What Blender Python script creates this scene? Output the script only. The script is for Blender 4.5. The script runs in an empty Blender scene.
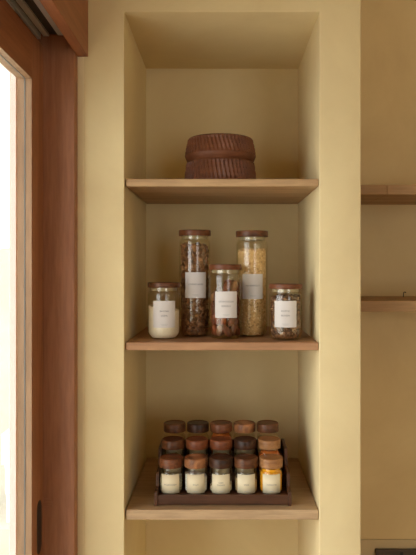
import bpy, bmesh, math, random
from mathutils import Vector, Matrix, noise as mnoise

random.seed(11)
S = bpy.context.scene
COL = S.collection
PI = math.pi
R = math.radians

# ------------------------------------------------------------------ camera frame of reference
F, VX, VY, ZC = 660.0, 223.0, 268.0, 1.40          # focal length in px, vanishing point, eye height


def X(px, Y):
    return (px - VX) * Y / F


def Z(py, Y):
    return ZC - (py - VY) * Y / F


# ------------------------------------------------------------------ materials
def new_mat(name):
    m = bpy.data.materials.new(name)
    m.use_nodes = True
    nt = m.node_tree
    b = nt.nodes['Principled BSDF']
    return m, nt, b


def ramp(nt, stops):
    r = nt.nodes.new('ShaderNodeValToRGB')
    e = r.color_ramp.elements
    while len(e) < len(stops):
        e.new(0.5)
    for el, (p, c) in zip(e, stops):
        el.position = p
        el.color = (*c, 1)
    return r


def coords(nt, scale, rot=(0, 0, 0), loc=(0, 0, 0)):
    tc = nt.nodes.new('ShaderNodeTexCoord')
    mp = nt.nodes.new('ShaderNodeMapping')
    mp.inputs['Scale'].default_value = scale
    mp.inputs['Rotation'].default_value = rot
    mp.inputs['Location'].default_value = loc
    nt.links.new(tc.outputs['Object'], mp.inputs['Vector'])
    return mp


def noise(nt, vec, scale, detail=4, rough=0.55, dist=0.0):
    n = nt.nodes.new('ShaderNodeTexNoise')
    n.inputs['Scale'].default_value = scale
    n.inputs['Detail'].default_value = detail
    n.inputs['Roughness'].default_value = rough
    n.inputs['Distortion'].default_value = dist
    nt.links.new(vec.outputs[0], n.inputs['Vector'])
    return n


def bump(nt, b, src, strength, dist):
    bp = nt.nodes.new('ShaderNodeBump')
    bp.inputs['Strength'].default_value = strength
    bp.inputs['Distance'].default_value = dist
    nt.links.new(src, bp.inputs['Height'])
    nt.links.new(bp.outputs['Normal'], b.inputs['Normal'])


def plain(name, col, rough=0.6, metal=0.0, spec=0.5):
    m, nt, b = new_mat(name)
    b.inputs['Base Color'].default_value = (*col, 1)
    b.inputs['Roughness'].default_value = rough
    b.inputs['Metallic'].default_value = metal
    b.inputs['Specular IOR Level'].default_value = spec
    return m


def plaster(name, c, var=0.065):
    m, nt, b = new_mat(name)
    v = coords(nt, (1, 1, 1))
    n = noise(nt, v, 3.2, 6, 0.6, 0.6)
    lo = tuple(x * (1 - var * (1 + 0.5 * i)) for i, x in enumerate(c))
    hi = tuple(min(1, x * (1 + var)) for x in c)
    r = ramp(nt, [(0.3, lo), (0.7, hi)])
    nt.links.new(n.outputs['Fac'], r.inputs['Fac'])
    nt.links.new(r.outputs['Color'], b.inputs['Base Color'])
    b.inputs['Roughness'].default_value = 0.7
    b.inputs['Specular IOR Level'].default_value = 0.25
    n2 = noise(nt, v, 45, 5, 0.6)
    bump(nt, b, n2.outputs['Fac'], 0.10, 0.004)
    return m


def wood(name, dark, light, axis='x', rough=0.5, s=1.0, seed=0.0, spec=0.35, contrast=0.22):
    """long-grained timber; the grain runs along `axis`"""
    m, nt, b = new_mat(name)
    sc = {'x': (1.2, 16, 16), 'y': (16, 1.2, 16), 'z': (16, 16, 1.2)}[axis]
    v = coords(nt, tuple(k * s for k in sc), loc=(seed, seed * 1.7, seed * 0.6))
    n = noise(nt, v, 1.6, 5, 0.6, 1.2)
    r = ramp(nt, [(0.5 - contrast, dark), (0.5 + contrast, light)])
    nt.links.new(n.outputs['Fac'], r.inputs['Fac'])
    v2 = coords(nt, tuple(k * s * 5 for k in sc))
    n2 = noise(nt, v2, 2.0, 3, 0.7)
    mix = nt.nodes.new('ShaderNodeMix')
    mix.data_type = 'RGBA'
    mix.blend_type = 'MULTIPLY'
    mix.inputs['Factor'].default_value = 0.45
    g = ramp(nt, [(0.35, (0.6, 0.57, 0.55)), (0.6, (1, 1, 1))])
    nt.links.new(n2.outputs['Fac'], g.inputs['Fac'])
    nt.links.new(r.outputs['Color'], mix.inputs['A'])
    nt.links.new(g.outputs['Color'], mix.inputs['B'])
    nt.links.new(mix.outputs['Result'], b.inputs['Base Color'])
    b.inputs['Roughness'].default_value = rough
    b.inputs['Specular IOR Level'].default_value = spec
    bump(nt, b, n2.outputs['Fac'], 0.12, 0.001)
    return m


def glass(name, tint, gloss=1.0):
    """thin-walled glass: clear, slightly tinted, with mirror-like reflections growing at grazing angles"""
    m = bpy.data.materials.new(name)
    m.use_nodes = True
    nt = m.node_tree
    nt.nodes.clear()
    out = nt.nodes.new('ShaderNodeOutputMaterial')
    t = nt.nodes.new('ShaderNodeBsdfTransparent')
    t.inputs['Color'].default_value = (*tint, 1)
    g = nt.nodes.new('ShaderNodeBsdfGlossy')
    g.inputs['Roughness'].default_value = 0.04
    lw = nt.nodes.new('ShaderNodeLayerWeight')
    lw.inputs['Blend'].default_value = 0.5
    p = nt.nodes.new('ShaderNodeMath'); p.operation = 'POWER'; p.inputs[1].default_value = 4.0
    q = nt.nodes.new('ShaderNodeMath'); q.operation = 'MULTIPLY_ADD'
    q.inputs[1].default_value = 0.3; q.inputs[2].default_value = 0.035 * gloss
    mx = nt.nodes.new('ShaderNodeMixShader')
    nt.links.new(lw.outputs['Facing'], p.inputs[0])
    nt.links.new(p.outputs[0], q.inputs[0])
    nt.links.new(q.outputs[0], mx.inputs['Fac'])
    nt.links.new(t.outputs[0], mx.inputs[1])
    nt.links.new(g.outputs[0], mx.inputs[2])
    nt.links.new(mx.outputs[0], out.inputs['Surface'])
    return m


def grains(name, stops, rough=0.65):
    """each loose piece of a fill gets its own tone"""
    m, nt, b = new_mat(name)
    g = nt.nodes.new('ShaderNodeNewGeometry')
    r = ramp(nt, stops)
    nt.links.new(g.outputs['Random Per Island'], r.inputs['Fac'])
    nt.links.new(r.outputs['Color'], b.inputs['Base Color'])
    b.inputs['Roughness'].default_value = rough
    return m


def powder(name, a, c, scale=250.0):
    m, nt, b = new_mat(name)
    v = coords(nt, (1, 1, 1))
    n = noise(nt, v, scale, 3, 0.7)
    r = ramp(nt, [(0.35, a), (0.62, c)])
    nt.links.new(n.outputs['Fac'], r.inputs['Fac'])
    nt.links.new(r.outputs['Color'], b.inputs['Base Color'])
    b.inputs['Roughness'].default_value = 0.9
    b.inputs['Specular IOR Level'].default_value = 0.15
    bump(nt, b, n.outputs['Fac'], 0.25, 0.001)
    return m


WALL = plaster('plaster_yellow', (0.745, 0.622, 0.355))
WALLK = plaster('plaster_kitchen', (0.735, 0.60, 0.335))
SPLASH = plaster('plaster_splashback', (0.60, 0.505, 0.32))
CEIL = plaster('plaster_ceiling', (0.72, 0.60, 0.36))
FLOOR = wood('floor_boards', (0.30, 0.19, 0.10), (0.46, 0.31, 0.18), 'y', 0.5)
SAPELE_Z = wood('sapele_upright', (0.28, 0.108, 0.047), (0.46, 0.21, 0.105), 'z', 0.5, 0.8, contrast=0.3)
SAPELE_Y = wood('sapele_lengthwise', (0.24, 0.082, 0.032), (0.40, 0.155, 0.065), 'y', 0.45, 0.8, contrast=0.3)
SHELF = wood('shelf_timber', (0.36, 0.21, 0.095), (0.57, 0.375, 0.195), 'x', 0.5, 0.9, contrast=0.2)
SHELF_RED = wood('shelf_timber_reddish', (0.34, 0.165, 0.075), (0.50, 0.28, 0.145), 'x', 0.45, 0.9, 3.0, contrast=0.2)
SHELF_PALE = wood('shelf_timber_pale', (0.38, 0.245, 0.13), (0.57, 0.40, 0.23), 'x', 0.5, 0.9, 6.0, contrast=0.2)
KSHELF = wood('kitchen_shelf_timber', (0.33, 0.185, 0.075), (0.50, 0.31, 0.145), 'x', 0.55, 0.9, 9.0)
WALNUT = wood('rack_walnut', (0.055, 0.021, 0.009), (0.125, 0.050, 0.022), 'x', 0.45, 1.5)
CARVED = wood('carved_hardwood', (0.12, 0.038, 0.015), (0.21, 0.075, 0.031), 'x', 0.5, 1.5)
ALU = plain('track_aluminium', (0.62, 0.61, 0.57), 0.4, 0.25)
LIT_EDGE = wood('lit_edge_timber', (0.32, 0.19, 0.10), (0.44, 0.28, 0.16), 'z', 0.5, 0.8)  # door timber made paler, outdoor light put into the colour
TRACKGAP = plain('track_recess', (0.035, 0.028, 0.022), 0.6)
DARK = plain('black_metal', (0.015, 0.013, 0.011), 0.5)
DARKBROWN = plain('bronze_plate', (0.075, 0.05, 0.03), 0.5)
SEAL = plain('glazing_seal', (0.16, 0.17, 0.16), 0.6)
CREAM = plain('cream_paint', (0.86, 0.83, 0.76), 0.6)
OUTWALL = plaster('garden_wall_render', (0.54, 0.53, 0.46))
PAVING = plaster('paving', (0.74, 0.71, 0.64))
WHITE = plain('white_plastic', (0.9, 0.9, 0.92), 0.5)
LABEL = plain('white_paper', (0.66, 0.615, 0.585), 0.6)
LABEL_CREAM = plain('cream_paper', (0.76, 0.665, 0.455), 0.6)
INK = plain('grey_ink', (0.09, 0.095, 0.10), 0.7)
INKL = plain('pale_grey_ink', (0.45, 0.44, 0.42), 0.7)
GASKET = plain('silicone_seal', (0.40, 0.34, 0.22), 0.35)
GLASS = glass('jar_glass', (0.988, 0.97, 0.92), 1.45)
GLASS2 = glass('spice_glass', (0.988, 0.975, 0.94), 1.45)
PANE = glass('window_glass', (0.97, 0.985, 0.98))
DRAIN = plain('clear_plastic', (0.9, 0.9, 0.85), 0.3)


def lidwood(name, d, l, seed, axis='x', s=3.0):
    return wood(name, d, l, axis, 0.38, s, seed, 0.32, 0.15)


LID = {
    'dark': lidwood('lid_dark_walnut', (0.026, 0.009, 0.004), (0.10, 0.037, 0.014), 1.0),
    'brown': lidwood('lid_brown_acacia', (0.075, 0.022, 0.008), (0.25, 0.085, 0.030), 2.3),
    'red': lidwood('lid_reddish_acacia', (0.11, 0.026, 0.008), (0.34, 0.105, 0.034), 3.1),
    'swirl': lidwood('lid_swirled_acacia', (0.10, 0.030, 0.011), (0.42, 0.18, 0.07), 4.7, 'y', 1.8),
    'tan': lidwood('lid_tan_acacia', (0.27, 0.115, 0.038), (0.45, 0.225, 0.09), 5.9),
    'mid': lidwood('lid_brown_walnut', (0.055, 0.018, 0.006), (0.21, 0.077, 0.027), 7.2),
}


# ------------------------------------------------------------------ mesh building
class MB:
    def __init__(self):
        self.bm = bmesh.new()

    def box(self, x0, x1, y0, y1, z0, z1):
        v = [self.bm.verts.new(p) for p in
             [(x0, y0, z0), (x1, y0, z0), (x1, y1, z0), (x0, y1, z0),
              (x0, y0, z1), (x1, y0, z1), (x1, y1, z1), (x0, y1, z1)]]
        for f in [(0, 3, 2, 1), (4, 5, 6, 7), (0, 1, 5, 4), (1, 2, 6, 5), (2, 3, 7, 6), (3, 0, 4, 7)]:
            self.bm.faces.new([v[i] for i in f])
        return self

    def lathe(self, prof, seg=48, cx=0, cy=0, disp=None):
        """prof: (radius, z) pairs from one end of the axis to the other; radius 0 closes it"""
        rings = []
        for r, z in prof:
            if r < 1e-6:
                rings.append([self.bm.verts.new((cx, cy, z))])
            else:
                ring = []
                for i in range(seg):
                    a = 2 * PI * i / seg
                    rr = r + (disp(i, z, r) if disp else 0)
                    ring.append(self.bm.verts.new((cx + rr * math.cos(a), cy + rr * math.sin(a), z)))
                rings.append(ring)
        for a, b in zip(rings, rings[1:]):
            for i in range(seg):
                j = (i + 1) % seg
                if len(a) == 1 and len(b) == 1:
                    continue
                if len(a) == 1:
                    self.bm.faces.new([a[0], b[j], b[i]])
                elif len(b) == 1:
                    self.bm.faces.new([a[i], a[j], b[0]])
                else:
                    self.bm.faces.new([a[i], a[j], b[j], b[i]])
        return self

    def prism_x(self, pts, x0, x1):
        """outline in (y, z), extruded along x"""
        a = [self.bm.verts.new((x0, y, z)) for y, z in pts]
        b = [self.bm.verts.new((x1, y, z)) for y, z in pts]
        n = len(pts)
        self.bm.faces.new(a[::-1])
        self.bm.faces.new(b)
        for i in range(n):
            self.bm.faces.new([a[i], a[(i + 1) % n], b[(i + 1) % n], b[i]])
        return self

    def lump(self, M, sub=1, jitter=0.0, seed=0):
        v = bmesh.ops.create_icosphere(self.bm, subdivisions=sub, radius=1.0)['verts']
        for w in v:
            k = 1.0
            if jitter:
                k += jitter * mnoise.noise(w.co * 1.6 + Vector((seed * 3.1, seed * 1.7, seed)))
            w.co = M @ (w.co * k)
        return self

    def tube(self, pts, r, seg=8):
        pts = [Vector(p) for p in pts]
        prev = None
        for k, p in enumerate(pts):
            d = (pts[min(k + 1, len(pts) - 1)] - pts[max(k - 1, 0)]).normalized()
            u = d.cross(Vector((0, 1, 0.01))).normalized()
            w = d.cross(u).normalized()
            ring = [self.bm.verts.new(p + r * (math.cos(2 * PI * i / seg) * u + math.sin(2 * PI * i / seg) * w))
                    for i in range(seg)]
            if prev:
                for i in range(seg):
                    self.bm.faces.new([prev[i], prev[(i + 1) % seg], ring[(i + 1) % seg], ring[i]])
            else:
                self.bm.faces.new(ring[::-1])
            prev = ring
        self.bm.faces.new(prev)
        return self

    def build(self, name, mat, parent=None, loc=None, bevel=0, smooth=False, segs=2):
        bm = self.bm
        bmesh.ops.recalc_face_normals(bm, faces=bm.faces)
        me = bpy.data.meshes.new(name)
        bm.to_mesh(me)
        bm.free()
        return link(name, me, mat, parent, loc, bevel, smooth, segs)


def link(name, me, mat, parent=None, loc=None, bevel=0, smooth=False, segs=2):
    me.materials.append(mat)
    if smooth:
        for p in me.polygons:
            p.use_smooth = True
        try:
            me.set_sharp_from_angle(angle=R(38))
        except Exception:
            pass
    o = bpy.data.objects.new(name, me)
    COL.objects.link(o)
    if parent:
        o.parent = parent
    if loc:
        o.location = loc
    if bevel:
        b = o.modifiers.new('bevel', 'BEVEL')
        b.width = bevel
        b.segments = segs
        b.limit_method = 'ANGLE'
    return o


def tag(o, label, cat, group=None, kind=None):
    o['label'] = label
    o['category'] = cat
    if group:
        o['group'] = group
    if kind:
        o['kind'] = kind
    return o


def thing(name, loc, label, cat, group=None):
    o = bpy.data.objects.new(name, None)
    o.empty_display_size = 0.02
    COL.objects.link(o)
    o.location = loc
    return tag(o, label, cat, group)


def struct(o, label=None):
    o['kind'] = 'structure'
    if label:
        o['label'] = label
    return o


def lettering(lines, r, width, zs, size, parent, mat, z_off=0.0004, name='lettering'):
    """printed words wrapped round the front (-y) of a cylinder of radius r; width = widest line in metres"""
    bmo = bmesh.new()
    for txt, zc in zip(lines, zs):
        cu = bpy.data.curves.new('txt', 'FONT')
        cu.body = txt
        cu.size = size
        cu.align_x = 'CENTER'
        cu.align_y = 'CENTER'
        cu.space_character = 1.15
        ob = bpy.data.objects.new('txt', cu)
        COL.objects.link(ob)
        dg = bpy.context.evaluated_depsgraph_get()
        me = bpy.data.meshes.new_from_object(ob.evaluated_get(dg))
        xs = [v.co.x for v in me.vertices] or [0]
        w = max(xs) - min(xs)
        k = min(1.0, width / max(w, 1e-6))
        mid = (max(xs) + min(xs)) / 2
        for v in me.vertices:
            a = (v.co.x - mid) * k / r
            rr = r + z_off
            v.co = Vector((rr * math.sin(a), -rr * math.cos(a), zc + v.co.y))
        bmo.from_mesh(me)
        bpy.data.objects.remove(ob)
        bpy.data.curves.remove(cu)
        bpy.data.meshes.remove(me)
    me = bpy.data.meshes.new(name)
    bmo.to_mesh(me)
    bmo.free()
    return link(name, me, mat, parent)


def arc_patch(r, half, z0, z1, t=0.0004, n=20):
    """a paper label wrapped on the front of a cylinder, with real thickness"""
    m = MB()
    g = []
    for i in range(n + 1):
        a = -half + 2 * half * i / n
        g.append([m.bm.verts.new((q * math.sin(a), -q * math.cos(a), z)) for q, z in
                  ((r, z0), (r + t, z0), (r + t, z1), (r, z1))])
    for a, b in zip(g, g[1:]):
        for k in range(4):
            m.bm.faces.new([a[k], b[k], b[(k + 1) % 4], a[(k + 1) % 4]])
    m.bm.faces.new(g[0][::-1])
    m.bm.faces.new(g[-1])
    return m


# ================================================================== THE SETTING
# ---- niche pier: one plastered mesh with the niche cut in it
NX0, NX1 = X(124.2, 1.4), X(319.5, 1.4)
NZ0, NZ1 = 0.30, Z(11.8, 1.4)
PX1 = X(361, 1.4)
YB = 1.80
PX0 = -0.438
H = 2.50


def make_pier():
    m = MB()
    bm = m.bm
    xs = [PX0, NX0, NX1, PX1]
    zs = [0, NZ0, NZ1, H]
    V = {(i, k): bm.verts.new((xs[i], 1.4, zs[k])) for i in range(4) for k in range(4)}
    for i in range(3):
        for k in range(3):
            if (i, k) != (1, 1):
                bm.faces.new([V[i, k], V[i + 1, k], V[i + 1, k + 1], V[i, k + 1]])
    W = {}
    for i in (1, 2):
        for k in (1, 2):
            W[i, k] = bm.verts.new((xs[i], YB, zs[k]))
    ring = [(1, 1), (2, 1), (2, 2), (1, 2)]
    for a, b in zip(ring, ring[1:] + ring[:1]):
        bm.faces.new([V[a], V[b], W[b], W[a]])
    bm.faces.new([W[c] for c in ring])
    # right return, left end, back
    B = {(i, k): bm.verts.new((xs[i], YB + 0.05, zs[k])) for i in (0, 3) for k in range(4)}
    for k in range(3):
        bm.faces.new([V[3, k], B[3, k], B[3, k + 1], V[3, k + 1]])
        bm.faces.new([V[0, k], V[0, k + 1], B[0, k + 1], B[0, k]])
        bm.faces.new([B[0, k], B[0, k + 1], B[3, k + 1], B[3, k]])
    bmesh.ops.recalc_face_normals(bm, faces=bm.faces)
    ed = []
    for e in bm.edges:
        a, b = e.verts
        if all(abs(v.co.y - 1.4) < 1e-5 for v in (a, b)):
            hole = all(abs(v.co.x - q) < 1e-5 for v in (a, b) for q in [NX0]) or \
                all(abs(v.co.x - NX1) < 1e-5 for v in (a, b))
            if hole and all(NZ0 - 1e-5 <= v.co.z <= NZ1 + 1e-5 for v in (a, b)):
                ed.append(e)
            elif all(abs(v.co.x - PX1) < 1e-5 for v in (a, b)):
                ed.append(e)
            elif all(abs(v.co.z - NZ1) < 1e-5 for v in (a, b)) and all(NX0 - 1e-5 <= v.co.x <= NX1 + 1e-5 for v in (a, b)):
                ed.append(e)
            elif all(abs(v.co.z - NZ0) < 1e-5 for v in (a, b)) and all(NX0 - 1e-5 <= v.co.x <= NX1 + 1e-5 for v in (a, b)):
                ed.append(e)
    bmesh.ops.bevel(bm, geom=ed, offset=0.0022, segments=3, affect='EDGES', profile=0.5)
    return m


struct(make_pier().build('wall_back', WALL, smooth=True), 'yellow plastered wall with the deep shelved niche')
struct(MB().box(PX1, 2.7, YB, YB + 0.1, 0, H).build('wall_kitchen', WALLK), 'shaded plaster wall set back beside the niche')
struct(MB().box(PX1 + 0.0005, 2.6, YB - 0.004, YB, 0.0, Z(539.6, 1.796)).build('trim_1', SPLASH, bevel=0.001),
       'low grey-beige splashback at the foot of the set-back wall')
struct(MB().box(2.6, 2.7, -3, YB, 0, H).build('wall_right', WALL))
m = MB()                                                            # rear wall with a window opening
WX0, WX1, WZ0, WZ1 = 1.0, 2.5, 0.35, 2.3
m.box(-0.44, WX0, -3.1, -3, 0, H).box(WX1, 2.7, -3.1, -3, 0, H)
m.box(WX0, WX1, -3.1, -3, 0, WZ0).box(WX0, WX1, -3.1, -3, WZ1, H)
struct(m.build('wall_front', WALL))
DY0 = -0.60                                                        # near end of the sliding door
m = MB()
m.box(-0.44, -0.40, -3, DY0, 0, H)
m.box(-0.44, -0.40, DY0, 1.4, 1.885, H)
struct(m.build('wall_left', WALL))
struct(MB().box(-0.44, 2.7, -3.1, YB + 0.1, -0.06, 0).build('floor', FLOOR))
struct(MB().box(-0.44, 2.7, -3.1, YB + 0.1, H, H + 0.08).build('ceiling', CEIL))
# narrow plaster bead where the door frame meets the wall
struct(MB().box(-0.3085, X(84, 1.399), 1.399, 1.4, 0, 1.8476).build('trim_2', plaster('plaster_bead', (0.84, 0.73, 0.47))),
       'narrow paler plaster bead beside the timber door frame')
# unseen rear window, suggested by a jar reflection, enlarged for fill light
m = MB()
for a in ((WX0, WX0 + 0.06), (WX1 - 0.06, WX1), (1.67, 1.73)):
    m.box(a[0], a[1], -3.08, -3.02, WZ0, WZ1)
m.box(WX0, WX1, -3.08, -3.02, WZ0, WZ0 + 0.06).box(WX0, WX1, -3.08, -3.02, WZ1 - 0.06, WZ1)
w1 = struct(m.build('window_1', SAPELE_Z))
MB().box(WX0 + 0.05, WX1 - 0.05, -3.053, -3.047, WZ0 + 0.05, WZ1 - 0.05).build('pane', PANE, w1)

# ---- timber sliding door on the left
DX0, DX1 = -0.4015, -0.3726                                         # outer and room faces of the leaf
SY0, SY1 = 1.287, 1.3695                                            # far stile
RZ0, RZ1 = Z(78, SY0), 1.860                                        # top rail


def slot_outline(yc, zc, hw, hh, n=10):
    pts = []
    for k in range(n + 1):
        a = PI * k / n
        pts.append((yc + hw * math.cos(a), zc + hh - hw + hw * math.sin(a)))
    for k in range(n + 1):
        a = PI + PI * k / n
        pts.append((yc + hw * math.cos(a), zc - hh + hw + hw * math.sin(a)))
    return pts


d1 = struct(MB().box(DX0, DX1, SY0, SY1, 0.02, RZ1).build('door_1', SAPELE_Z, bevel=0.001),
            'reddish timber sliding glass door at left')
MB().box(DX0, DX1, DY0 + 0.085, SY0, RZ0, RZ1).build('top_rail', SAPELE_Y, d1, bevel=0.001)
MB().box(DX0, DX1, DY0 + 0.085, SY0, 0.02, 0.16).build('bottom_rail', SAPELE_Y, d1, bevel=0.001)
MB().box(DX0, DX1, DY0, DY0 + 0.085, 0.02, RZ1).build('stile', SAPELE_Z, d1, bevel=0.001)
pane = MB().box(-0.3885, -0.3845, DY0 + 0.083, SY0 + 0.004, 0.155, RZ0 + 0.004).build('pane', PANE, d1)
sl = MB()
sl.box(-0.3878, -0.3852, SY0 - 0.0012, SY0 + 0.002, 0.16, RZ0)
sl.box(-0.3878, -0.3852, DY0 + 0.085, SY0, RZ0 - 0.0012, RZ0 + 0.002)
sl.build('glazing_seal', SEAL, pane)
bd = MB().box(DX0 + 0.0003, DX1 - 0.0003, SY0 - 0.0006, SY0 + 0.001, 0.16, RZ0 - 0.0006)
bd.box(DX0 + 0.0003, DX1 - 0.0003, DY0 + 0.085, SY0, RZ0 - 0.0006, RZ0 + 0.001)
bd.build('lit_edge_strip', LIT_EDGE, d1)  # thin pale strips imitate daylight falling on the opening edges
# recessed finger pull
yc, zc = 1.3375, (Z(500.5, 1.3375) + Z(554, 1.3375)) / 2
hh = (Z(500.5, 1.3375) - Z(554, 1.3375)) / 2
h = MB().prism_x(slot_outline(yc, zc, 0.0165, hh), DX1 - 0.004, DX1 + 0.0006).build('handle', DARK, d1, bevel=0.0004)
MB().prism_x(slot_outline(yc, zc, 0.0135, hh - 0.003), DX1 - 0.003, DX1 + 0.0009).build('recess', DARK, h)
# frame: jamb, outer stop, header, tracks
fr = struct(MB().box(PX0, -0.308, 1.37, 1.3995, 0, 1.8845).build('trim_3', SAPELE_Z, bevel=0.0015),
            'reddish timber door jamb against the plaster wall')
MB().lathe([(0, -0.0005), (0.0112, -0.0005), (0.0112, 0.0006), (0.0105, 0.0008), (0, 0.0008)], 32).build(
    'plug', wood('plug_wood', (0.27, 0.105, 0.046), (0.42, 0.19, 0.095), 'x', 0.5, 2), fr)
plug = fr.children[0]
plug.location = (X(47, 1.37), 1.3698, Z(503.5, 1.37))
plug.rotation_euler = (R(90), 0, 0)
struct(MB().box(-0.4385, -0.4236, 1.352, 1.3695, 0, 1.885).box(-0.4385, -0.4236, DY0, 1.352, 1.80, 1.885).build('trim_4', CREAM, bevel=0.001),
       'pale outer door stop behind the glass')
hd = struct(MB().box(-0.44, -0.309, -0.62, 1.3995, 1.886, 1.94).build('trim_5', SAPELE_Y),
            'dark timber soffit above the sliding door')
for x0, x1, dz in ((-0.3985, -0.3925, 0.010), (-0.3845, -0.3775, 0.012), (-0.3725, -0.3600, 0.006), (-0.342, -0.331, 0.004)):
    MB().box(x0, x1, -0.6, 1.368, 1.886 - dz, 1.8865).build('track', ALU, hd, bevel=0.0006)
MB().box(-0.3995, -0.332, -0.6, 1.368, 1.8852, 1.8862).build('track_recess', TRACKGAP, hd)
rb = MB().box(-0.397, -0.380, 1.145, 1.205, 1.862, 1.874)
rb.build('roller_bracket', ALU, hd, bevel=0.001)
for yy in (1.02, 1.10, 1.24):
    r_ = MB().lathe([(0, -0.005), (0.011, -0.005), (0.012, -0.003), (0.012, 0.003), (0.011, 0.005), (0, 0.005)], 24).build('roller', DARK, hd, smooth=True)
    r_.location = (-0.3885, yy, 1.8705)
    r_.rotation_euler = (0, R(90), 0)
struct(MB().box(-0.308, -0.2857, -0.62, 1.3995, 1.8476, 2.16).build('trim_6', SAPELE_Y, bevel=0.0012),
       'reddish timber pelmet board above the door')
MB().box(-0.40, -0.3085, -0.62, 1.3995, 2.12, 2.16).build('cap', SAPELE_Y, bpy.data.objects['trim_6'])
struct(MB().box(-0.44, -0.33, DY0, 1.368, 0.0, 0.0195).build('trim_7', SAPELE_Y), 'timber door sill')

# ---- outside the glass door
struct(MB().box(-6, -0.4405, -6, 4.2, -0.12, -0.06).build('ground_outside', PAVING))
struct(MB().box(-6, -0.20, 3.3, 3.45, -0.06, 1.5).build('wall_garden', OUTWALL), 'pale rendered garden wall outside the glass')
struct(MB().box(-2.4, -0.5, 2.98, 3.3, -0.06, Z(523, 3.05)).build('trim_8', OUTWALL), 'low pale ledge at the garden wall')
zb = [Z(523, 3.05), Z(492, 3.05), Z(465, 3.05), Z(434, 3.05)]
stack = [(X(6, 3.05), 0.11, 'lowest white box of the stack outside the glass door', 0.004),
         (X(5, 3.05), 0.11, 'middle white box of the stack outside the glass door', 0.004),
         (X(1.5, 3.05), 0.13, 'topmost and widest white box of the stack outside the glass door', 0.03)]
for (x0, w, lb, bv), z0, z1 in zip(stack, zb, zb[1:]):
    o = MB().box(0, w, 0, 0.14, 0, z1 - z0 - 0.012).build('storage_box', WHITE, loc=(x0, 3.05, z0), bevel=0.004, segs=3)
    MB().box(-0.003, w + 0.003, -0.003, 0.143, z1 - z0 - 0.0118, z1 - z0 - 0.0003).build('lid', WHITE, o, bevel=bv if bv < 0.01 else 0.004)
    tag(o, lb, 'box', 'white boxes outside')

# unseen blockers added outside the door to cut sky light on the wall
struct(MB().box(-1.35, -0.4405, -1.6, -1.4, -0.06, 2.6).build('sky_blocker_side', OUTWALL), 'unseen upright panel added outside to block sky light')
struct(MB().box(-1.5, -0.4405, -1.6, 3.29, 2.5, 2.62).build('sky_blocker_top', SAPELE_Y), 'unseen slab added over the glass door to block high sky light')

# ================================================================== SHELVES
SX0, SX1 = X(125.9, 1.407), X(318.5, 1.407)
YF, YS = 1.407, 1.794
ST = {}
for key, y0, y1, mat, lab in (
        ('top', 178.8, 186.5, SHELF, 'light brown timber shelf holding the two carved wooden bowls'),
        ('mid', 342.4, 350.4, SHELF_RED, 'reddish timber shelf carrying the five tall labelled glass jars'),
        ('low', 509.9, 520.0, SHELF_PALE, 'pale timber shelf under the dark spice rack')):
    zt, zb_ = Z(y0, YF), Z(y1, YF)
    ST[key] = zt
    w = SX1 - SX0
    o = MB().box(-w / 2, w / 2, 0, YS - YF, -(zt - zb_), 0).build('niche_shelf', mat, loc=((SX0 + SX1) / 2, YF, zt), bevel=0.0016)
    tag(o, lab, 'shelf', 'niche shelves')
    # a batten carrying the board off the back of the niche
    MB().box(-w / 2 + 0.02, w / 2 - 0.02, YS - YF - 0.001, YB - YF, -(zt - zb_) + 0.002, -0.004).build('batten', mat, o)
for y0, y1, lab in ((185.0, 194.5, 'upper brown timber shelf on the set-back wall right of the niche'),
                    (300.8, 311.8, 'lower brown timber shelf on the set-back wall right of the niche')):
    zt, zb_ = Z(y0, 1.55), Z(y1, 1.55)
    o = MB().box(0, X(387, 1.55) - PX1 - 0.0006 if y0 < 200 else 1.2, 0, YB - 1.55, zb_ - zt, 0).build(
        'wall_shelf', KSHELF, loc=(PX1 + 0.0005, 1.55, zt), bevel=0.001)
    if y0 < 200:
        x1 = X(387, 1.55) - PX1
        MB().box(x1 - 0.0002, 1.2, 0, YB - 1.55, zb_ - zt, 0).build('board', KSHELF, o, bevel=0.001)
    tag(o, lab, 'shelf', 'set-back wall shelves')
    if y0 > 200:
        ZL = zt
o = MB().tube([(0, 0, 0), (0.0005, 0, 0.006), (0.001, 0, 0.0115), (0.004, 0, 0.0135), (0.007, 0, 0.0115)], 0.0013).build(
    'hook', DARK, loc=(X(403.5, 1.75), 1.752, ZL), smooth=True)
tag(o, 'tiny dark hook standing at the back of the lower set-back shelf', 'hook')

# dark socket plate at the bottom right
sp = thing('wall_socket', (X(376, 1.785), YB - 0.004, Z(550, 1.785)),
           'dark brown double socket plate low on the set-back wall at the lower right corner', 'socket')
MB().box(0, 0.145, -0.009, 0, -0.078, 0).build('cover_plate', DARKBROWN, sp, bevel=0.0015)
MB().box(0.0660, 0.0745, -0.0098, -0.0085, -0.070, -0.0065).build('switch', DARK, sp, bevel=0.0008)
for cx in (0.034, 0.108):
    q = MB().lathe([(0, 0.0), (0.021, 0.0), (0.021, 0.0014), (0.0195, 0.0016), (0.0190, 0.0006), (0, 0.0006)], 36).build('outlet', DARK, sp, smooth=True)
    q.location = (cx, -0.0088, -0.040)
    q.rotation_euler = (R(90), 0, 0)

# ================================================================== CARVED BOWLS
NF = 54


def flutes(depth, z0, z1, twist, seg):
    pat = [0.0, -1.0, -0.72, -0.35]

    def f(i, z, r):
        if not (z0 - 1e-6 <= z <= z1 + 1e-6):
            return 0.0
        t = (z - z0) / (z1 - z0)
        k = (i + twist * t) % 4
        a = int(k)
        v = pat[a] * (1 - (k - a)) + pat[(a + 1) % 4] * (k - a)
        env = min(1.0, 6 * t, 7 * (1 - t) + 0.2)
        return depth * v * max(env, 0)
    return f


def band(r0, r1, z0, z1, n):
    return [(r0 + (r1 - r0) * k / n + 0.0012 * math.sin(PI * k / n), z0 + (z1 - z0) * k / n) for k in range(n + 1)]


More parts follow.
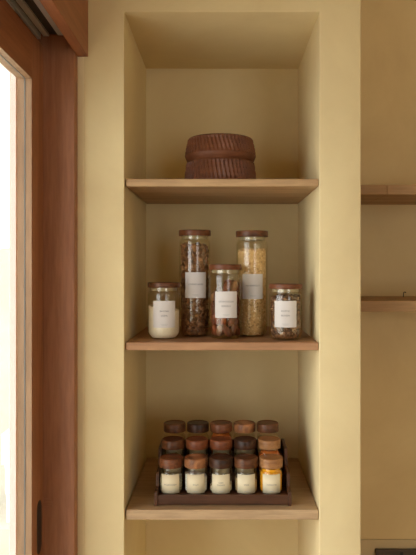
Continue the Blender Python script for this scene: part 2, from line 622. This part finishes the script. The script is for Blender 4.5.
def carved(profile, fl, loc, label, bottom):
    o = MB().lathe(profile, NF * 4, disp=fl).build('carved_bowl', CARVED, loc=loc, smooth=False)
    for p in o.data.polygons:
        p.use_smooth = True
    o.data.set_sharp_from_angle(angle=R(28))
    return tag(o, label, 'bowl', 'carved wooden bowls on the top shelf')


bx, by, bz = X(220.4, 1.55), 1.55, ST['top']
h1 = Z(157.6, 1.475) - bz
h2 = Z(133.6, 1.483) - bz
lower = [(0, 0.004), (0.071, 0.004), (0.075, 0.0), (0.0838, 0.0), (0.0858, 0.002)] + band(0.0854, 0.0800, 0.004, h1 - 0.003, 8) + \
        [(0.0775, h1), (0.05, h1), (0, h1)]
carved(lower, flutes(0.0045, 0.004, h1 - 0.003, 3.4, NF * 4), (bx, by, bz),
       'dark carved wooden bowl resting on the shelf, lower of the stacked pair', 0)
hb = h2 - h1
upper = [(0, 0.0), (0.05, 0.0), (0.0755, 0.0), (0.0790, 0.003), (0.0825, 0.0115), (0.0832, 0.0135)] + \
    band(0.0834, 0.0768, 0.0145, hb - 0.004, 8) + [(0.0742, hb - 0.001), (0.072, hb), (0.060, hb), (0, hb)]
carved(upper, flutes(0.0045, 0.0145, hb - 0.004, 4.2, NF * 4), (bx, by, bz + h1 + 0.0001),
       'dark carved wooden bowl with a plain smooth lower edge, upper of the stacked pair', 0)


# ================================================================== BIG GLASS JARS
def jar_profile(r, h, t=0.0013):
    """outer then inner wall; foot, chamfer, straight side, rounded shoulder, neck"""
    out = [(0, 0.0008), (0.76 * r, 0.0008), (0.79 * r, 0.0), (0.83 * r, 0.0010), (0.84 * r, 0.0030), (0.90 * r, 0.0055),
           (0.965 * r, 0.0095), (r, 0.0145)]
    zs = h - 0.016
    for k in range(6):
        a = PI / 2 * k / 5
        out.append((0.88 * r + 0.12 * r * math.cos(a), zs + 0.0085 * math.sin(a)))
    out.append((0.87 * r, h))
    inn = [(0.87 * r - t, h), (0.87 * r - t, zs + 0.006), (r - t - 0.002, zs + 0.003), (r - t, zs - 0.001), (r - t, 0.0146),
           (0.965 * r - t, 0.0098), (0.90 * r - t, 0.0060), (0.84 * r - t, 0.0034), (0.80 * r - t, 0.0022), (0, 0.0020)]
    return out + inn


def lid_profile(r, h):
    b = min(0.0016, h * 0.2)
    return [(0, 0), (r - b, 0), (r - 0.3 * b, 0.3 * b), (r, b), (r, h - b), (r - 0.3 * b, h - 0.3 * b), (r - b, h), (0, h)]


def big_jar(px, Y, w, lid_t, lid_b, lidw, lid, label_px, text, lab, mat=GLASS, tsize=0.0050):
    r = w / 2 * Y / F
    yf = Y - r
    z0 = ST['mid']
    hb = Z(lid_b, yf) - z0
    ht = Z(lid_t, yf) - z0
    e = thing('glass_jar', (X(px, Y), Y, z0), lab, 'jar', 'tall labelled jars on the middle shelf')
    MB().lathe(jar_profile(r, hb), 64).build('glass_body', mat, e, smooth=True)
    l = MB().lathe(lid_profile(lidw / 2 * Y / F, ht - hb), 64).build('lid', LID[lid], e, (0, 0, hb), smooth=True)
    MB().lathe([(0.70 * r, -0.007), (0.80 * r, -0.007), (0.815 * r, -0.0045), (0.80 * r, -0.002), (0.80 * r, 0.0), (0.70 * r, 0.0), (0.70 * r, -0.007)], 48).build(
        'gasket', GASKET, l, smooth=True)
    x0, x1, y0, y1 = label_px
    half = math.asin(min(0.95, (x1 - x0) / w))
    off = math.asin(max(-0.5, min(0.5, ((x0 + x1) / 2 - px) / (w / 2))))
    za, zb2 = Z(y1, yf) - z0, Z(y0, yf) - z0
    p = arc_patch(r + 0.0002, half, za, zb2).build('paper_label', LABEL, e, smooth=True)
    p.rotation_euler = (0, 0, off + math.atan2(-X(px, Y), Y))
    hl = zb2 - za
    zc_ = za + 0.50 * hl
    zs = [zc_] if len(text) == 1 else [zc_ + 0.085 * hl, zc_ - 0.085 * hl]
    zs = [q + 0.03 * hl for q in zs]
    lettering(text, r + 0.0006, 2 * half * r * 0.84, zs, tsize, p, INK)
    n = MB()
    for kk, (wd, zz) in enumerate(((0.30, 0.125), (0.22, 0.085))):
        a = arc_patch(r + 0.0006, half * wd, za + zz * hl, za + zz * hl + 0.0007, 0.0002, 8)
        me = bpy.data.meshes.new('t'); a.bm.to_mesh(me); a.bm.free(); n.bm.from_mesh(me); bpy.data.meshes.remove(me)
    n.build('small_print', INKL, p)
    return e, r, z0, r - 0.0013


def fill_core(r, h, name=None, tilt=(0, 0), nr=7, seg=40, rough=0.0, seed=0):
    """solid body of a fill with an uneven top"""
    m = MB()
    z_b = 0.0028
    prof = [(0, z_b), (0.76 * r, z_b), (0.82 * r, 0.0050), (0.93 * r, 0.0098), (0.99 * r, 0.0146)]
    rings = []
    for rr, z in prof:
        rings.append([m.bm.verts.new((rr * math.cos(2 * PI * i / seg), rr * math.sin(2 * PI * i / seg), z)) for i in range(seg)]
                     if rr > 0 else [m.bm.verts.new((0, 0, z))])
    for k in range(nr):
        rr = r * (1 - k / nr)
        ring = []
        for i in range(seg):
            x, y = rr * math.cos(2 * PI * i / seg), rr * math.sin(2 * PI * i / seg)
            z = h + tilt[0] * x + tilt[1] * y + rough * mnoise.noise(Vector((x * 90 + seed, y * 90, seed)))
            ring.append(m.bm.verts.new((x, y, z)))
        rings.append(ring)
    rings.append([m.bm.verts.new((0, 0, h))])
    for a, b in zip(rings, rings[1:]):
        for i in range(seg):
            j = (i + 1) % seg
            if len(a) == 1:
                m.bm.faces.new([a[0], b[j], b[i]])
            elif len(b) == 1:
                m.bm.faces.new([a[i], a[j], b[0]])
            else:
                m.bm.faces.new([a[i], a[j], b[j], b[i]])
    return m


def keep_inside(m, ri, z_min=0.0032):
    for v in m.bm.verts:
        z = max(v.co.z, z_min)
        lim = ri - 0.0006 if z > 0.0165 else (0.76 + 0.21 * (z - z_min) / (0.0165 - z_min)) * ri
        q = math.hypot(v.co.x, v.co.y)
        if q > lim:
            v.co.x *= lim / q
            v.co.y *= lim / q
        v.co.z = z


def shell_pieces(m, r, z0, z1, size, n_round, dz, shape, jit, sub, top=True, seed=0, topfn=None):
    """loose pieces lying against the inside of the glass and heaped on top"""
    z = z0
    row = 0
    rnd = random.Random(seed)
    while z < z1:
        for i in range(n_round):
            a = 2 * PI * (i + 0.5 * (row % 2) + rnd.uniform(-.3, .3)) / n_round
            s = size * rnd.uniform(0.75, 1.2)
            lim = z1 if topfn is None else topfn(r * math.cos(a), r * math.sin(a))
            zz = z + rnd.uniform(-.4, .4) * dz
            if zz > lim:
                continue
            rr = r - s * rnd.uniform(0.95, 1.4)
            if zz < 0.017:
                rr *= 0.93
            M = Matrix.Translation((rr * math.cos(a), rr * math.sin(a), max(zz, z0))) @ Matrix.Rotation(a, 4, 'Z') @ \
                Matrix.Rotation(rnd.uniform(0, PI), 4, 'X') @ Matrix.Rotation(rnd.uniform(-.35, .35), 4, 'Y') @ \
                Matrix.Diagonal((s * shape[0], s * shape[1], s * shape[2], 1))
            m.lump(M, sub, jit, rnd.uniform(0, 50))
        z += dz
        row += 1
    if top:
        for _ in range(int(n_round * n_round / 9)):
            q = (r - size * 1.3) * math.sqrt(rnd.random())
            a = rnd.uniform(0, 2 * PI)
            zt = z1 if topfn is None else topfn(q * math.cos(a), q * math.sin(a))
            s = size * rnd.uniform(0.75, 1.2)
            M = Matrix.Translation((q * math.cos(a), q * math.sin(a), zt + rnd.uniform(-.4, .5) * size)) @ \
                Matrix.Rotation(rnd.uniform(0, 6), 4, 'Z') @ Matrix.Rotation(rnd.uniform(0, 3), 4, 'X') @ \
                Matrix.Diagonal((s * shape[0], s * shape[1], s * shape[2], 1))
            m.lump(M, sub, jit, rnd.uniform(0, 50))


# -- white powder jar
e, r, z0, ri = big_jar(163.9, 1.49, 32.4, 282.7, 288.0, 32.4, 'mid', (153.8, 174.7, 301, 327.8), ['BAKING', 'SODA'],
                       'short glass jar of white powder at the left end of the middle shelf')
hp = Z(308.5, 1.455) - z0
o = fill_core(ri - 0.0008, hp, tilt=(-0.17, 0.02), rough=0.0015, seed=2).build('baking_soda', powder('white_powder', (0.90, 0.85, 0.73), (0.95, 0.91, 0.80)), loc=e.location, smooth=True)
tag(o, 'white powder filling over half of the short left glass jar', 'powder', kind='stuff')

# -- dark clusters jar
e, r, z0, ri = big_jar(194.8, 1.55, 31.2, 229.4, 235.3, 32.0, 'brown', (185.8, 205.7, 272.3, 298), ['CORNFLAKES'],
                       'tall glass jar of dark brown flakes, left of the two tallest jars')
hp = Z(246, 1.51) - z0
m = fill_core(ri - 0.008, hp - 0.004, rough=0.004, seed=3)
shell_pieces(m, ri - 0.0005, 0.0065, hp, 0.0062, 17, 0.0088, (0.8, 1.15, 0.95), 0.55, 2, seed=4)
keep_inside(m, ri)
o = m.build('cornflakes', grains('dark_flakes', [(0, (0.10, 0.042, 0.017)), (0.5, (0.22, 0.10, 0.042)), (1, (0.36, 0.18, 0.08))], 0.6), loc=e.location, smooth=True)
tag(o, 'dark brown flakes packed in the tall left glass jar', 'flakes', kind='stuff')

# -- dates jar
e, r, z0, ri = big_jar(225.3, 1.49, 33.0, 264.2, 269.8, 32.6, 'brown', (215.6, 236.7, 291.5, 318), ['GEDROOGDE', 'DADELS'],
                       'medium glass jar of reddish dried fruit, standing in the centre of the middle shelf')
DATE = []
for k, (c0, c1) in enumerate((((0.12, 0.030, 0.012), (0.26, 0.075, 0.028)), ((0.18, 0.045, 0.017), (0.38, 0.11, 0.04)),
                              ((0.10, 0.030, 0.014), (0.20, 0.07, 0.03)), ((0.24, 0.10, 0.04), (0.42, 0.22, 0.10)))):
    DATE.append(wood('date_skin_%s' % 'abcd'[k], c0, c1, 'z', 0.38, 6.0, k * 2.0))
dm = []
for k in range(4):
    mm = MB()
    mm.lump(Matrix.Diagonal((0.0084, 0.0078, 0.0155, 1)), 3, 0.30, k * 7 + 1)
    bmesh.ops.recalc_face_normals(mm.bm, faces=mm.bm.faces)
    me = bpy.data.meshes.new('date')
    mm.bm.to_mesh(me); mm.bm.free()
    me.materials.append(DATE[k])
    for p in me.polygons:
        p.use_smooth = True
    dm.append(me)
rnd = random.Random(5)
cnt = 0


def put_date(x, y, z, rot):
    global cnt
    o = bpy.data.objects.new('dried_date', dm[rnd.randrange(4)])
    COL.objects.link(o)
    o.location = (e.location.x + x, e.location.y + y, z0 + z)
    o.rotation_euler = rot
    tag(o, 'wrinkled reddish brown dried date packed in the medium centre jar', 'dried fruit', 'dried dates in the centre jar')
    cnt += 1
    # keep every date clear of the glass
    bpy.context.view_layer.update()
    M = o.matrix_basis
    far = max(math.hypot((M @ v.co).x - e.location.x, (M @ v.co).y - e.location.y) for v in o.data.vertices)
    if far > ri - 0.0008:
        q = math.hypot(x, y)
        k = max(0.0, (q - (far - ri + 0.0008)) / q)
        o.location.x = e.location.x + x * k
        o.location.y = e.location.y + y * k
    low = min((M @ v.co).z for v in o.data.vertices) - z0
    if low < 0.0062:
        o.location.z += 0.0062 - low


ring_r = ri - 0.0118
nlay = 6
for lay in range(nlay):
    for i in range(9):
        a = 2 * PI * (i + 0.5 * (lay % 2)) / 9 + rnd.uniform(-.08, .08)
        top = Z(293, 1.455) - z0 + (0.020 if math.cos(a) > 0.0 else 0.0)
        z = 0.0185 + lay * 0.0245 + rnd.uniform(-.002, .002)
        if z > top - 0.004:
            continue
        put_date(ring_r * math.cos(a), ring_r * math.sin(a), z, (rnd.uniform(-.6, .6), rnd.uniform(-.6, .6), rnd.uniform(0, 6)))
for lay in range(3):
    for i in range(2):
        a = PI * i + lay
        put_date(0.007 * math.cos(a), 0.007 * math.sin(a), 0.0185 + lay * 0.027, (rnd.uniform(-.2, .2), rnd.uniform(-.2, .2), rnd.uniform(0, 6)))
put_date(0.012, -0.008, Z(285, 1.46) - z0, (0.5, 1.15, 0.3))
put_date(0.015, 0.012, Z(288, 1.46) - z0, (0.2, 0.9, 1.9))

# -- oats jar
e, r, z0, ri = big_jar(251.9, 1.55, 31.0, 230.2, 236.4, 32.2, 'mid', (243, 262.5, 274, 299), ['HAVERMOUT'],
                       'tall glass jar of pale rolled oats, right of the two tallest jars')
hp = Z(249.5, 1.51) - z0
m = fill_core(ri - 0.003, hp - 0.002, rough=0.003, seed=8)
shell_pieces(m, ri - 0.0003, 0.005, hp, 0.0031, 38, 0.0042, (0.42, 1.0, 0.8), 0.25, 1, seed=9)
keep_inside(m, ri)
o = m.build('rolled_oats', grains('oat_flakes', [(0, (0.42, 0.24, 0.085)), (0.35, (0.80, 0.54, 0.25)), (1, (0.95, 0.77, 0.46))], 0.7), loc=e.location, smooth=True)
tag(o, 'pale golden rolled oats filling the tall right glass jar', 'oats', kind='stuff')

# -- coffee jar
e, r, z0, ri = big_jar(285.6, 1.47, 33.0, 284.2, 289.2, 33.2, 'brown', (275, 296, 301, 327.5), ['KOFFIE', 'BONEN'],
                       'short glass jar of coffee beans at the right end of the middle shelf')
hp = Z(297.5, 1.435) - z0
m = fill_core(ri - 0.005, hp - 0.003, rough=0.004, seed=12)
shell_pieces(m, ri - 0.0004, 0.006, hp, 0.0039, 27, 0.0056, (0.72, 1.25, 0.85), 0.1, 2, seed=13)
keep_inside(m, ri)
o = m.build('coffee_beans', grains('coffee_beans', [(0, (0.06, 0.026, 0.012)), (0.5, (0.15, 0.068, 0.030)), (0.85, (0.27, 0.14, 0.065)), (1, (0.38, 0.22, 0.11))], 0.4), loc=e.location, smooth=True)
tag(o, 'dark coffee beans filling most of the short right glass jar', 'coffee beans', kind='stuff')

# ================================================================== SPICE RACK
zr = ST['low']
RY = 1.429
rack = thing('spice_rack', (0, RY, zr), 'dark walnut three tier rack holding the fifteen spice jars', 'rack')
STEP = [0.0194, 0.0460, 0.0709]
ROWY = [1.4690, 1.5225, 1.5760]
E1, E2, E3 = 0.068, 0.1205, 0.181                                    # far edges of the three treads, from the front
RW = 0.1485
MB().box(-RW + 0.007, RW - 0.007, 0.002, 0.0095, 0.0025, 0.0235).build('front_board', WALNUT, rack, bevel=0.0006)
for (a, b), s in zip(((0.0095, E1), (E1, E2), (E2, E3)), STEP):
    MB().box(-RW + 0.007, RW - 0.007, a, b, s - 0.006, s).build('tread', WALNUT, rack, bevel=0.0005)
for yy, s0, s1 in ((E1, STEP[0] - 0.004, STEP[1] - 0.006), (E2, STEP[1] - 0.004, STEP[2] - 0.006)):
    MB().box(-RW + 0.007, RW - 0.007, yy, yy + 0.005, s0, s1).build('riser', WALNUT, rack)
for sgn in (-1, 1):
    pts = [(0, 0), (E3, 0), (E3, 0.098), (E3 - 0.004, 0.101), (0.092, 0.101), (0.0895, 0.097), (0.0875, 0.064), (0.085, 0.0615),
           (0.037, 0.0615), (0.0345, 0.058), (0.033, 0.033), (0.0305, 0.031), (0.002, 0.031), (0, 0.029)]
    x0, x1 = (-RW, -RW + 0.007) if sgn < 0 else (RW - 0.007, RW)
    MB().prism_x(pts, x0, x1).build('side_panel', WALNUT, rack, bevel=0.0006)
MB().box(-RW + 0.007, RW - 0.007, E3 - 0.005, E3, 0.0715, 0.098).build('back_board', WALNUT, rack)

SR = 0.0256
BH, LH = 0.0558, 0.0205


def spice_profile(r, h, t=0.0010):
    out = [(0, 0.0006), (0.86 * r, 0.0006), (0.90 * r, 0.0), (0.975 * r, 0.0012), (r, 0.0035)]
    zs = h - 0.0125
    for k in range(6):
        a = PI / 2 * k / 5
        out.append((0.84 * r + 0.16 * r * math.cos(a), zs + 0.007 * math.sin(a)))
    out += [(0.83 * r, h), (0.83 * r - t, h), (0.83 * r - t, zs + 0.0056), (0.955 * r - t, zs + 0.003), (r - t, zs - 0.0005), (r - t, 0.0040), (0.96 * r - t, 0.0022), (0.9 * r - t, 0.0018), (0, 0.0018)]
    return out


def spice_lid(r, h):
    return [(0, 0), (r - 0.0012, 0), (r - 0.0003, 0.0006), (r, 0.002), (r, h - 0.003), (r - 0.0006, h - 0.001), (r - 0.002, h),
            (r - 0.0034, h - 0.0003), (r - 0.0046, h - 0.0014), (0, h - 0.0016)]


gb = MB().lathe(spice_profile(SR, BH), 48); bmesh.ops.recalc_face_normals(gb.bm, faces=gb.bm.faces)
ME_BODY = bpy.data.meshes.new('spice_body'); gb.bm.to_mesh(ME_BODY); gb.bm.free()
gl = MB().lathe(spice_lid(0.0262, LH), 56); bmesh.ops.recalc_face_normals(gl.bm, faces=gl.bm.faces)
ME_LID = bpy.data.meshes.new('spice_lid'); gl.bm.to_mesh(ME_LID); gl.bm.free()
for me in (ME_BODY, ME_LID):
    for p in me.polygons:
        p.use_smooth = True
    me.set_sharp_from_angle(angle=R(38))
ME_BODY.materials.append(GLASS2)
ME_LID.materials.append(LID['brown'])
lp = arc_patch(SR + 0.0002, R(48), 0.0024, 0.0440)
bmesh.ops.recalc_face_normals(lp.bm, faces=lp.bm.faces)
ME_LAB = bpy.data.meshes.new('spice_label'); lp.bm.to_mesh(ME_LAB); lp.bm.free()
ME_LAB.materials.append(LABEL_CREAM)
for p in ME_LAB.polygons:
    p.use_smooth = True

ROWNAME = ['front', 'middle', 'back']
COLNAME = ['leftmost', 'second from left', 'central', 'second from right', 'rightmost']
LIDS = [['brown', 'swirl', 'dark', 'mid', 'tan'], ['mid', 'red', 'red', 'dark', 'tan'], ['mid', 'dark', 'brown', 'swirl', 'mid']]
LTONE = {'brown': 'brown', 'swirl': 'swirly reddish', 'dark': 'very dark', 'mid': 'dark brown', 'tan': 'light tan', 'red': 'reddish'}
TEXT = [['ROZEMARIJN'], ['ZOUT'], ['UIEN', 'POEDER'], ['ANIJS'], ['KURKUMA']]
HERB = powder('dried_rosemary', (0.12, 0.10, 0.05), (0.42, 0.36, 0.22), 350)
SALT = powder('white_salt', (0.84, 0.83, 0.80), (0.92, 0.91, 0.88), 400)
ONION = powder('cream_powder', (0.74, 0.68, 0.52), (0.82, 0.77, 0.62), 300)
ANISE = powder('tan_seed', (0.36, 0.24, 0.12), (0.66, 0.50, 0.30), 420)
TURM = powder('turmeric', (0.80, 0.34, 0.01), (0.93, 0.47, 0.02), 300)
PAP = powder('paprika', (0.50, 0.12, 0.02), (0.60, 0.19, 0.04), 300)
GREEN = powder('dried_herb', (0.07, 0.075, 0.03), (0.20, 0.19, 0.09), 420)
BROWN = powder('brown_spice', (0.16, 0.085, 0.035), (0.30, 0.17, 0.08), 350)
FILL = {(0, 0): (HERB, 0.034, 0.0, 'dried_rosemary', 'grey green dried herb', 'dried herb'),
        (0, 1): (SALT, 0.037, -0.15, 'salt', 'white salt', 'salt'),
        (0, 2): (ONION, 0.0165, 0.10, 'onion_powder', 'low cream coloured layer of powder', 'powder'),
        (0, 3): (ANISE, 0.028, -0.20, 'anise_seed', 'tan seeds', 'seeds'),
        (0, 4): (TURM, 0.0525, 0.0, 'turmeric', 'bright orange yellow turmeric', 'powder'),
        (1, 0): (GREEN, 0.036, 0.0, 'dried_herb', 'dark green dried herb', 'dried herb'),
        (1, 1): (BROWN, 0.034, 0.1, 'ground_spice', 'brown ground spice', 'powder'),
        (1, 2): (BROWN, 0.036, -0.1, 'ground_spice', 'brown ground spice', 'powder'),
        (1, 3): (GREEN, 0.036, 0.0, 'dried_herb', 'dark green dried herb', 'dried herb'),
        (1, 4): (PAP, 0.0520, 0.0, 'paprika', 'orange red paprika', 'powder'),
        (2, 0): (BROWN, 0.030, 0.0, 'ground_spice', 'brown ground spice', 'powder'),
        (2, 1): (GREEN, 0.034, 0.0, 'dried_herb', 'dark green dried herb', 'dried herb'),
        (2, 2): (PAP, 0.0520, 0.0, 'paprika', 'orange paprika', 'powder'),
        (2, 3): (ONION, 0.036, 0.0, 'cream_powder', 'cream powder', 'powder'),
        (2, 4): (ANISE, 0.040, 0.0, 'seed_spice', 'tan seeds', 'seeds')}


def spice_fill(r, h, tilt, seed):
    m = MB()
    seg = 36
    rings = [[m.bm.verts.new((0, 0, 0.0022))]]
    full = h > 0.0425
    for rr, z in ((0.86 * r, 0.0024), (r * 0.99, 0.0048)) + (((r * 0.995, 0.0418), (0.93 * r, 0.0448), (0.80 * r, 0.0470)) if full else ()):
        rings.append([m.bm.verts.new((rr * math.cos(2 * PI * i / seg), rr * math.sin(2 * PI * i / seg), z)) for i in range(seg)])
    for k in range(5):
        rr = r * (1 - k / 5) * (0.78 if full else 1.0)
        ring = []
        for i in range(seg):
            x, y = rr * math.cos(2 * PI * i / seg), rr * math.sin(2 * PI * i / seg)
            ring.append(m.bm.verts.new((x, y, h + tilt * x + 0.0022 * mnoise.noise(Vector((x * 110, y * 110, seed))))))
        rings.append(ring)
    rings.append([m.bm.verts.new((0, 0, h))])
    for a, b in zip(rings, rings[1:]):
        for i in range(seg):
            j = (i + 1) % seg
            if len(a) == 1:
                m.bm.faces.new([a[0], b[j], b[i]])
            elif len(b) == 1:
                m.bm.faces.new([a[i], a[j], b[0]])
            else:
                m.bm.faces.new([a[i], a[j], b[j], b[i]])
    return m


for row in range(3):
    for c in range(5):
        x = -0.0044 + (c - 2) * 0.0555
        zj = zr + STEP[row] + 0.0002
        lt = LIDS[row][c]
        e = thing('spice_jar', (x, ROWY[row], zj),
                  'glass spice jar with %s lid, %s in the %s row' % (LTONE[lt], COLNAME[c], ROWNAME[row]),
                  'spice jar', 'spice jars in the rack')
        b = bpy.data.objects.new('glass_body', ME_BODY); COL.objects.link(b); b.parent = e
        me = ME_LID.copy()
        me.materials.clear(); me.materials.append(LID[lt])
        l = bpy.data.objects.new('lid', me); COL.objects.link(l); l.parent = e
        l.location = (0, 0, BH); l.rotation_euler = (0, 0, (c * 1.7 + row * 2.3) % 0.9 - 0.45)
        p = bpy.data.objects.new('paper_label', ME_LAB); COL.objects.link(p); p.parent = e
        if row == 0:
            zs = [0.0215] if len(TEXT[c]) == 1 else [0.0262, 0.0208]
            lettering(TEXT[c], SR + 0.0006, 2 * R(47) * SR * 0.70, zs, 0.0042, p, INK)
            arc_patch(SR + 0.0006, R(10), 0.0075, 0.0082, 0.0002, 6).build('small_print', INKL, p)
        mat, hf, tilt, nm, desc, cat = FILL[row, c]
        o = spice_fill(SR - 0.0013, hf, tilt, row * 5 + c).build(nm, mat, loc=(x, ROWY[row], zj), smooth=True)
        tag(o, '%s inside the %s spice jar of the %s row' % (desc, COLNAME[c], ROWNAME[row]), cat, kind='stuff')

# ================================================================== LIGHT
w = bpy.data.worlds.new('overcast_sky')
S.world = w
w.use_nodes = True
bg = w.node_tree.nodes['Background']
bg.inputs['Color'].default_value = (1.0, 1.0, 1.0, 1)
bg.inputs['Strength'].default_value = 4.8


def portal(name, loc, rot, sx, sy):
    d = bpy.data.lights.new(name, 'AREA')
    d.shape = 'RECTANGLE'; d.size = sx; d.size_y = sy
    d.cycles.is_portal = True
    o = bpy.data.objects.new(name, d); COL.objects.link(o)
    o.location = loc; o.rotation_euler = rot


portal('door_portal', (-0.445, (DY0 + 1.37) / 2, 0.95), (0, R(-90), 0), 1.88, 1.37 - DY0)
portal('window_portal', ((WX0 + WX1) / 2, -3.11, (WZ0 + WZ1) / 2), (R(90), 0, 0), WX1 - WX0, WZ1 - WZ0)

# ================================================================== CAMERA
cd = bpy.data.cameras.new('camera')
cam = bpy.data.objects.new('camera', cd)
COL.objects.link(cam)
cam.location = (0, 0, ZC)
cam.rotation_euler = (R(90), 0, 0)
cd.sensor_fit = 'AUTO'
cd.sensor_width = 36
cd.lens = 36 * F / 555
cd.shift_x = (208 - VX) / 555
cd.shift_y = -(277.5 - VY) / 555
cd.clip_start = 0.02
S.camera = cam

S.view_settings.view_transform = 'Standard'
S.view_settings.look = 'None'
S.view_settings.gamma = 1
S.view_settings.use_curve_mapping = False
S.view_settings.exposure = 0.0
S.cycles.transparent_max_bounces = 40
S.cycles.max_bounces = 14
S.cycles.diffuse_bounces = 8
S.cycles.caustics_reflective = False
S.cycles.caustics_refractive = False
